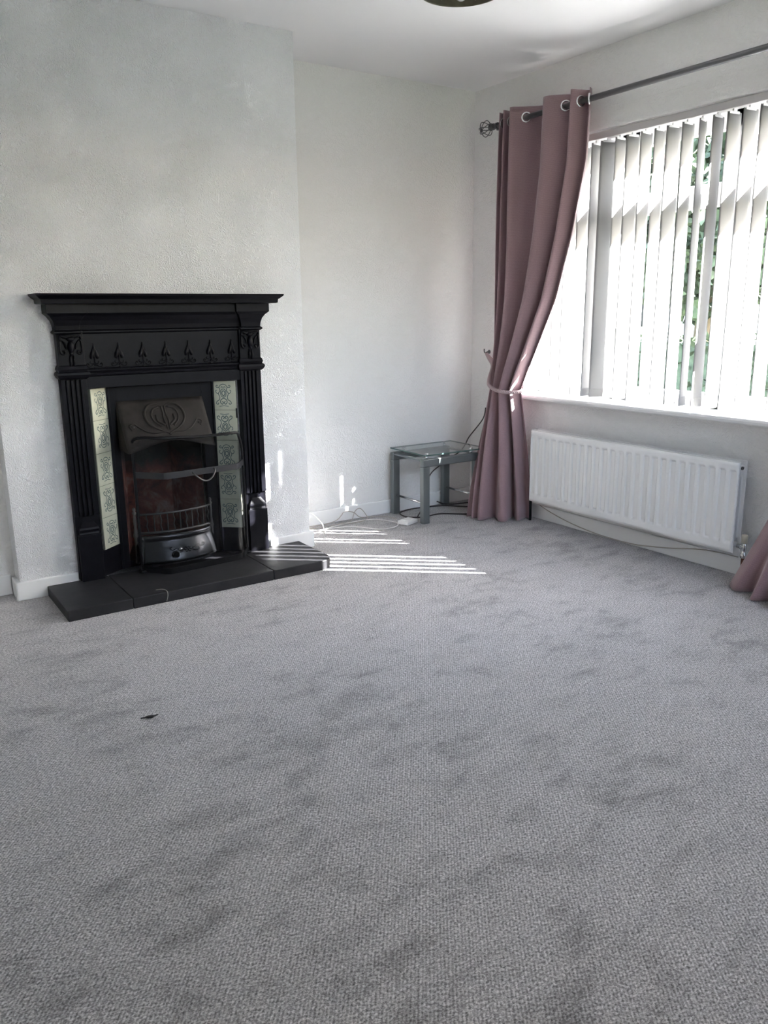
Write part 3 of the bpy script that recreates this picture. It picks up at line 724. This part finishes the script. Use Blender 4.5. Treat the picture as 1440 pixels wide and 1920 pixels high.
def interp(tab, z):
    if z >= tab[0][0]: return tab[0][1]
    for (za, va), (zb, vb_) in zip(tab, tab[1:]):
        if z >= zb:
            t = (za-z)/(za-zb); return va+(vb_-va)*t
    return tab[-1][1]
def sst(t): t = max(0, min(1, t)); return t*t*(3-2*t)
def curtain(name, label, T, TIE, B, edgeR, ztie, ztop, zfold=2.152, rev=False, drop=None, side=1):
    """T, TIE, B are plans (x, y) at the top, at the tie and at the floor"""
    n = len(T); rows = []
    yT0, yT1 = T[0][1], T[-1][1]; yI0, yI1 = TIE[0][1], TIE[-1][1]
    uT = [(q[1]-yT0)/(yT1-yT0) for q in T]; uI = [(q[1]-yI0)/(yI1-yI0) for q in TIE]
    zs = [ztop-(ztop-ztie)*i/46 for i in range(47)]+[ztie-(ztie-.006)*i/34 for i in range(1, 35)]
    for z in zs:
        pl = []
        if z >= ztie:
            t = (ztop-z)/(ztop-ztie); e = sst(t)**1.3
            Rz = edgeR(z); Lz = yT0+(yI0-yT0)*t
            for i in range(n):
                u_ = uT[i]+(uI[i]-uT[i])*e
                xx = T[i][0]+(TIE[i][0]-T[i][0])*(sst(t)**1.6)
                pl.append((xx, Lz+(Rz-Lz)*u_, z))
        else:
            t = (ztie-z)/ztie; e = t**1.15 if rev else 1-(1-t)**1.35
            for i in range(n):
                xx = TIE[i][0]+(B[i][0]-TIE[i][0])*e; yy = TIE[i][1]+(B[i][1]-TIE[i][1])*e
                pl.append((xx, yy, z))
        rows.append([Vector((q.x, q.y, z+(0.0 if z > .1 else 0))) for q in smooth_path(pl, 7)])
    root = thing(name, label, 'curtain', (-.15, (yI0+yI1)/2, 0))
    b = MB().grid(rows); cl = b.build('cloth', m_cur, root, solid=.0035)
    # hem
    # eyelets where the cloth crosses the pole
    zi = min(range(len(zs)), key=lambda i: abs(zs[i]-RZ)); row = rows[zi]
    for i in range(len(row)-1):
        a, b2 = row[i], row[i+1]
        if (a.x-RX)*(b2.x-RX) < 0:
            t = (RX-a.x)/(b2.x-a.x); c = a.lerp(b2, t); tg = (b2-a).normalized()
            nr = Vector((-tg.y, tg.x, 0)); R_ = Matrix((tg, Vector((0, 0, 1)), nr)).transposed().to_4x4(); R_.translation = Vector((RX, c.y, RZ))
            tor = MB(); pts = [(0.0225*math.cos(2*PI*j/20), .0225*math.sin(2*PI*j/20), 0) for j in range(20)]
            tor.tube(pts, .0055, 8, closed=True, T=R_); tor.build('eyelet', m_chrome, root)
    return root
T1 = [(-.140, -.374), (-.060, -.372), (-.160, -.428), (-.065, -.426), (-.170, -.490), (-.112, -.545), (-.045, -.635), (-.170, -.738), (-.112, -.826), (-.055, -.862), (-.158, -.908), (-.065, -.945), (-.110, -.985)]
I1 = [(-.110, -.330), (-.090, -.345), (-.170, -.375), (-.110, -.385), (-.195, -.425), (-.165, -.445), (-.130, -.455), (-.215, -.500), (-.180, -.520), (-.120, -.515), (-.190, -.560), (-.110, -.560), (-.120, -.575)]
B1 = [(-.330, -.374), (-.290, -.398), (-.338, -.430), (-.255, -.440), (-.330, -.472), (-.318, -.500), (-.215, -.490), (-.255, -.575), (-.225, -.600), (-.120, -.545), (-.165, -.632), (-.075, -.600), (-.070, -.645)]
edge1 = lambda z: interp([(2.3, -.985), (2.165, -.985), (1.88, -.975), (1.54, -.905), (1.23, -.815), (.984, -.695), (.823, -.612), (.745, -.575)], z)
curtain('curtain', 'mauve eyelet curtain tied back with cord beside the side table', T1, I1, B1, edge1, .745, 2.203)
# the other curtain: only its flared foot shows at the right edge
def mir(P, f): return [(x, f(y)) for x, y in P]
T2 = mir(T1, lambda y: -3.05-y)
I2 = mir(I1, lambda y: -2.84-y)
B2 = [(-.300, -2.52), (-.330, -2.49), (-.250, -2.46), (-.335, -2.43), (-.300, -2.38), (-.215, -2.36), (-.330, -2.30), (-.270, -2.24), (-.180, -2.24), (-.285, -2.16), (-.190, -2.11), (-.235, -2.05), (-.175, -1.985)]
edge2 = lambda z: interp([(2.3, -2.06), (1.6, -2.10), (1.1, -2.16), (.745, -2.265)], z)
curtain('curtain', 'mauve curtain at the right edge, its foot spread on the carpet', T2, I2, B2, edge2, .745, 2.203, rev=True)

def rope(path, strands=3, r=.0052, R=.0052, pitch=.035):
    P = smooth_path(path, 14); b = MB()
    Ls = [0]
    for a, c in zip(P, P[1:]): Ls.append(Ls[-1]+(c-a).length)
    m = int(Ls[-1]/.004); Q = []; j = 0
    for i in range(m+1):
        s = Ls[-1]*i/m
        while j < len(Ls)-2 and Ls[j+1] < s: j += 1
        t = (s-Ls[j])/max(1e-9, Ls[j+1]-Ls[j]); Q.append(P[j].lerp(P[j+1], t))
    for k_ in range(strands):
        pts = []; prev = None
        for i, q in enumerate(Q):
            tg = (Q[min(i+1, m)]-Q[max(i-1, 0)]).normalized()
            u = Vector((0, 0, 1)).cross(tg) if prev is None else prev-tg*prev.dot(tg)
            if u.length < .01: u = Vector((1, 0, 0))
            u.normalize(); prev = u; w_ = tg.cross(u); a = 2*PI*(Ls[-1]*i/m/pitch+k_/strands)
            pts.append(q+(u*math.cos(a)+w_*math.sin(a))*R)
        b.tube(pts, r, 7)
    return b
rp = [(-.028, -.172, .925), (-.050, -.225, .895), (-.095, -.305, .860), (-.165, -.360, .800), (-.222, -.425, .768), (-.245, -.500, .748), (-.232, -.565, .738), (-.180, -.600, .736), (-.110, -.590, .742), (-.062, -.520, .765), (-.045, -.400, .815), (-.030, -.260, .870), (-.022, -.176, .918)]
tag(rope(rp).build('tieback_cord', m_rope), 'twisted mauve cord tied around the curtain beside the side table', 'curtain tieback')
rp2 = [(x, -2.84-y, z) for x, y, z in rp]
tag(rope(rp2).build('tieback_cord', m_rope), 'twisted mauve cord around the curtain at the right edge', 'curtain tieback')
for yy, lb in ((-.165, 'small white wall hook above the cord beside the left curtain'), (-2.675, 'small white wall hook behind the curtain at the right edge')):
    hk = MB().lathe([(.012, 0), (.012, -.004), (.004, -.005), (.004, -.018)], (0, yy, .935), 12, axis='X')
    hk.tube(smooth_path([(-.018, yy, .935), (-.032, yy, .930), (-.040, yy, .940), (-.040, yy, .955)], 4), .0035, 8)
    tag(hk.build('wall_hook', m_rod), lb, 'hook')

# ------------------------------------------------------------------ cables
def cable(name, pts, r, m, label, closed=False):
    return tag(MB().tube(smooth_path(pts, 8), r, 8).build(name, m), label, 'cable')
c = .0035
cable('cable', [(-1.35, -.10, c), (-1.28, -.115, c), (-1.17, -.135, c), (-1.06, -.145, c), (-.97, -.20, c), (-.90, -.315, c), (-.82, -.325, c), (-.76, -.29, c), (-.745, -.22, c), (-.80, -.115, c), (-.90, -.085, c), (-1.02, -.10, c), (-1.13, -.14, c+.006), (-1.22, -.18, c)], .0028, m_cablew,
      'white cable looped on the carpet from the chimney breast to the white box')
cable('cable', [(-1.20, -.215, c), (-1.175, -.185, .006), (-1.165, -.12, .045), (-1.19, -.07, .085), (-1.24, -.05, .105), (-1.31, -.05, .095)], .003, m_cablew,
      'white cable arching up from the carpet beside the chimney breast')
cable('cable', [(-1.33, -.055, .008), (-1.20, -.050, .008), (-1.10, -.060, .010), (-1.02, -.045, .018), (-.98, -.035, .040), (-.96, -.030, .055), (-.90, -.032, .045), (-.86, -.040, .012), (-.80, -.050, .006), (-.72, -.08, .004), (-.69, -.17, .004)], .0024, m_cablet,
      'thin beige cable running along the back skirting board')
cable('cable', [(-1.32, -.075, .004), (-1.15, -.085, .004), (-1.0, -.075, .004), (-.93, -.060, .006), (-.89, -.036, .05), (-.85, -.031, .06), (-.82, -.045, .02), (-.84, -.085, .005), (-.93, -.11, .004), (-1.05, -.10, .009)], .0022, m_cablet,
      'thin beige cable bent in a small hoop against the back skirting board')
cable('cable', [(-.20, -.355, .004), (-.30, -.318, .004), (-.40, -.235, .004), (-.46, -.225, .004), (-.54, -.235, .004), (-.618, -.18, .004), (-.600, -.075, .004), (-.50, -.030, .004), (-.38, -.040, .004), (-.27, -.075, .004), (-.18, -.17, .004), (-.12, -.22, .004)], .0042, m_cableb,
      'dark brown cable coiled in a loop on the carpet under the side table')
cable('cable', [(-.30, -.045, .030), (-.26, -.06, .012), (-.22, -.085, .008), (-.15, -.095, .006), (-.08, -.11, .006)], .004, m_cableb,
      'short dark cable end on the carpet behind the side table')
cable('cable', [(-.012, -.155, .60), (-.03, -.150, .53), (-.10, -.110, .425), (-.155, -.135, .380), (-.22, -.165, .350), (-.30, -.180, .325), (-.40, -.195, .285), (-.47, -.205, .245), (-.53, -.225, .16), (-.56, -.24, .06), (-.58, -.225, .006)], .0035, m_cableb,
      'dark cable hanging from behind the curtain through the side table')
cable('cable', [(-.022, -.66, .083), (-.022, -.74, .060), (-.024, -.86, .036), (-.026, -1.0, .018), (-.03, -1.15, .010), (-.028, -1.35, .012), (-.024, -1.55, .040), (-.022, -1.75, .078), (-.022, -1.92, .085)], .0025, m_cablet,
      'thin grey cable sagging along the skirting board under the radiator')
cable('cable', [(-.083, -1.951, .455), (-.060, -1.962, .462), (-.03, -1.968, .470)], .0012, m_cablew, 'short white thread stuck across the end of the radiator')
# white box on the floor
bx = thing('junction_box', 'small white plastic box on the carpet beside the front table leg', 'electrical box', (-.69, -.275, 0))
Tm = Matrix.Translation((-.69, -.285, 0)) @ Matrix.Rotation(.35, 4, 'Z')
MB().box(-.052, .052, -.036, .036, 0, .022, T=Tm).build('casing', m_plastic, bx, bevel=.005, seg=3)
MB().box(-.036, .036, -.024, .024, .0215, .026, T=Tm).build('lid', m_plastic, bx, bevel=.002)
# lint and thread
tag(MB().tube(smooth_path([(-2.672, -1.715, .004), (-2.655, -1.722, .006), (-2.640, -1.728, .007), (-2.622, -1.722, .005)], 4), [.002]*4+[.0045]*5+[.002]*4, 6).build('lint', m_lint), 'dark scrap of lint on the carpet in front of the hearth', 'lint')
tag(MB().tube(smooth_path([(-2.295, -.720, HZ+.002), (-2.270, -.735, HZ+.004), (-2.262, -.766, HZ+.003), (-2.262, -.772, .03), (-2.270, -.776, .008)], 5), .0011, 6).build('thread', m_thread), 'pale loose thread hanging over the front edge of the hearth', 'thread')

# ------------------------------------------------------------------ pendant lamp
LX, LY, LZ = -1.672, -1.955, 2.045
pl = thing('pendant_lamp', 'dark olive drum lamp shade hanging from the ceiling', 'ceiling lamp', (LX, LY, H))
m_shade = mat('dark_olive_shade', (0.12, 0.11, 0.075), 0.5); speck(m_shade, 30, (.10, .092, .062), (.15, .138, .095))
m_line = mat('pale_shade_print', (0.42, 0.40, 0.38), 0.5)
sh = MB(); R_ = .117; nseg = 64
for rad in (R_, R_-.003):
    sh.grid([[(LX+rad*math.cos(2*PI*i/nseg), LY+rad*math.sin(2*PI*i/nseg), z) for i in range(nseg+1)] for z in (LZ, LZ+.15)])
sh.grid([[(LX+rad*math.cos(2*PI*i/nseg), LY+rad*math.sin(2*PI*i/nseg), LZ) for i in range(nseg+1)] for rad in (R_, R_-.003)])
sh.tube([(LX+R_*math.cos(2*PI*i/nseg), LY+R_*math.sin(2*PI*i/nseg), LZ) for i in range(nseg)], .0022, 6, closed=True)
def shade_strip(a0, z0, a1, z1, rad, wd=.0011):
    pts = []
    for j in range(7):
        t = j/6; a = a0+(a1-a0)*t; z = z0+(z1-z0)*t; pts.append((LX+rad*math.cos(a), LY+rad*math.sin(a), z))
    sh.tube(pts, wd, 5, mi=1)
rnd = random.Random(5)
for rad in (R_+.0004, R_-.0034):
    for f in range(10):
        a0 = 2*PI*f/10+.35; zc = LZ+.045+(.05 if f % 2 else .0)
        for q in range(11):
            th = 2*PI*q/11+.1; ln = .034+.006*(q % 2)
            shade_strip(a0+.006*math.cos(th)/R_, zc+.006*math.sin(th), a0+ln*math.cos(th)/R_, zc+ln*math.sin(th), rad)
sh.build('lamp_shade', [m_shade, m_line], pl, fix=False)
MB().tube([(LX, LY, H-.02), (LX, LY, LZ+.15)], .003, 8).build('cord', m_white, pl)
MB().lathe([(.0, -.028), (.02, -.026), (.045, -.006), (.048, 0)], (LX, LY, H), 20).build('ceiling_rose', m_white, pl)
b = MB().lathe([(.012, .02), (.018, .05), (.018, .09), (.012, .15)], (LX, LY, LZ+.01), 14)
for i in range(3): a = 2*PI*i/3; b.tube([(LX+.015*math.cos(a), LY+.015*math.sin(a), LZ+.12), (LX+(R_-.003)*math.cos(a), LY+(R_-.003)*math.sin(a), LZ+.145)], .0018, 6)
b.build('lamp_holder', m_white, pl)
MB().ell((LX, LY, LZ+.005), (.024, .024, .030), 16, 10).build('bulb', mat('frosted_bulb', (.8, .8, .78), .3), pl)

# ------------------------------------------------------------------ outside
m_grass = mat('lawn_grass', (.08, .095, .06), .9); speck(m_grass, 3, (.06, .07, .045), (.09, .105, .07))
m_pave = mat('pale_concrete_paving', (.12, .12, .118), .9); speck(m_pave, 2, (.10, .10, .098), (.14, .14, .137))
m_leaf = mat('green_leaves', (.06, .08, .05), .8); speck(m_leaf, 6, (.035, .05, .03), (.09, .12, .075))
m_bark = mat('brown_bark', (.09, .065, .045), .9)
m_render = mat('pale_house_render', (.62, .58, .52), .9)
m_roof = mat('brown_roof_tiles', (.16, .09, .07), .9)
gnd = MB().box(-60, 60, -50, 60, -.55, -.45); struct(gnd.build('ground', m_grass))
struct(MB().box(.28, 3.4, -12, 12, -.45, -.43).build('path', m_pave))
def crown(b, c, r, n, seed):
    q = random.Random(seed)
    for i in range(n):
        d = Vector((q.gauss(0, 1), q.gauss(0, 1), q.gauss(0, .9))).normalized()*(q.random()**.4)
        p = Vector(c)+Vector((d.x*r[0], d.y*r[1], d.z*r[2])); s = q.uniform(.12, .26)
        a = Vector((q.gauss(0, 1), q.gauss(0, 1), q.gauss(0, 1))).normalized(); e = a.cross(Vector((q.gauss(0, 1), q.gauss(0, 1), q.gauss(0, 1)))).normalized()
        b.add([p-a*s, p-e*s*.5, p+a*s, p+e*s*.5], [(0, 1, 2, 3)])
def tree(loc, hgt, r, seed, label):
    t_ = thing('tree', label, 'tree', loc, None)
    x, y, z = loc
    MB().tube([(x, y, z), (x+.1, y, z+hgt*.4), (x, y+.1, z+hgt*.75)], [.18, .13, .06], 8).build('trunk', m_bark, t_)
    b = MB(); crown(b, (x, y, z+hgt*.66), (r, r, hgt*.36), 2600, seed); b.build('crown', m_leaf, t_, fix=False)
tree((9.5, 5.2, -.45), 4.6, 1.7, 1, 'nearer and smaller green leafy tree seen through the blind gaps')
tree((16.0, 7.8, -.45), 5.6, 2.2, 2, 'larger green tree farther behind in the garden')
b = MB(); q = random.Random(9)
for i in range(5200):
    p = Vector((7.2+q.uniform(-.4, .4), q.uniform(-4, 12), -.45+q.uniform(0, 1.25))); s = .1
    a = Vector((q.gauss(0, 1), q.gauss(0, 1), q.gauss(0, 1))).normalized(); e = a.cross(Vector((0.3, .2, 1))).normalized()
    b.add([p-a*s, p-e*s*.6, p+a*s, p+e*s*.6], [(0, 1, 2, 3)])
b.box(6.95, 7.45, -4, 12, -.45, .70)
tag(b.build('hedge', m_leaf, fix=False), 'long clipped green hedge outside beyond the window', 'hedge')
sun_block = thing('house', 'unseen tall pale house added behind the room to keep direct sun out', 'house', (3.0, -10.3, -.55))  # added out of view to block direct sun from the rear window
MB().box(1.4, 4.6, -13.0, -7.6, -.55, 6.4).build('wall', m_render, sun_block)
MB().add([(1.2, -13.2, 6.4), (4.8, -13.2, 6.4), (4.8, -7.4, 6.4), (1.2, -7.4, 6.4), (3.0, -13.2, 7.6), (3.0, -7.4, 7.6)], [(0, 1, 2, 3), (0, 4, 5, 3), (1, 2, 5, 4), (0, 1, 4), (3, 5, 2)]).build('roof', m_roof, sun_block)
ho = thing('house', 'pale rendered house across the street beyond the hedge', 'house', (24, 16, -.45))
MB().box(20, 28, 10, 24, -.45, 4.6).build('wall', m_render, ho)
MB().add([(19.6, 9.6, 4.6), (28.4, 9.6, 4.6), (28.4, 24.4, 4.6), (19.6, 24.4, 4.6), (24, 9.6, 7.0), (24, 24.4, 7.0)], [(0, 1, 2, 3), (0, 4, 5, 3), (1, 2, 5, 4), (0, 1, 4), (3, 5, 2)]).build('roof', m_roof, ho)
for yy in (11.5, 15, 18.5, 22):
    for zz in (.6, 2.9): MB().box(19.94, 20.02, yy-.6, yy+.6, zz, zz+1.1).build('window', m_black, ho)
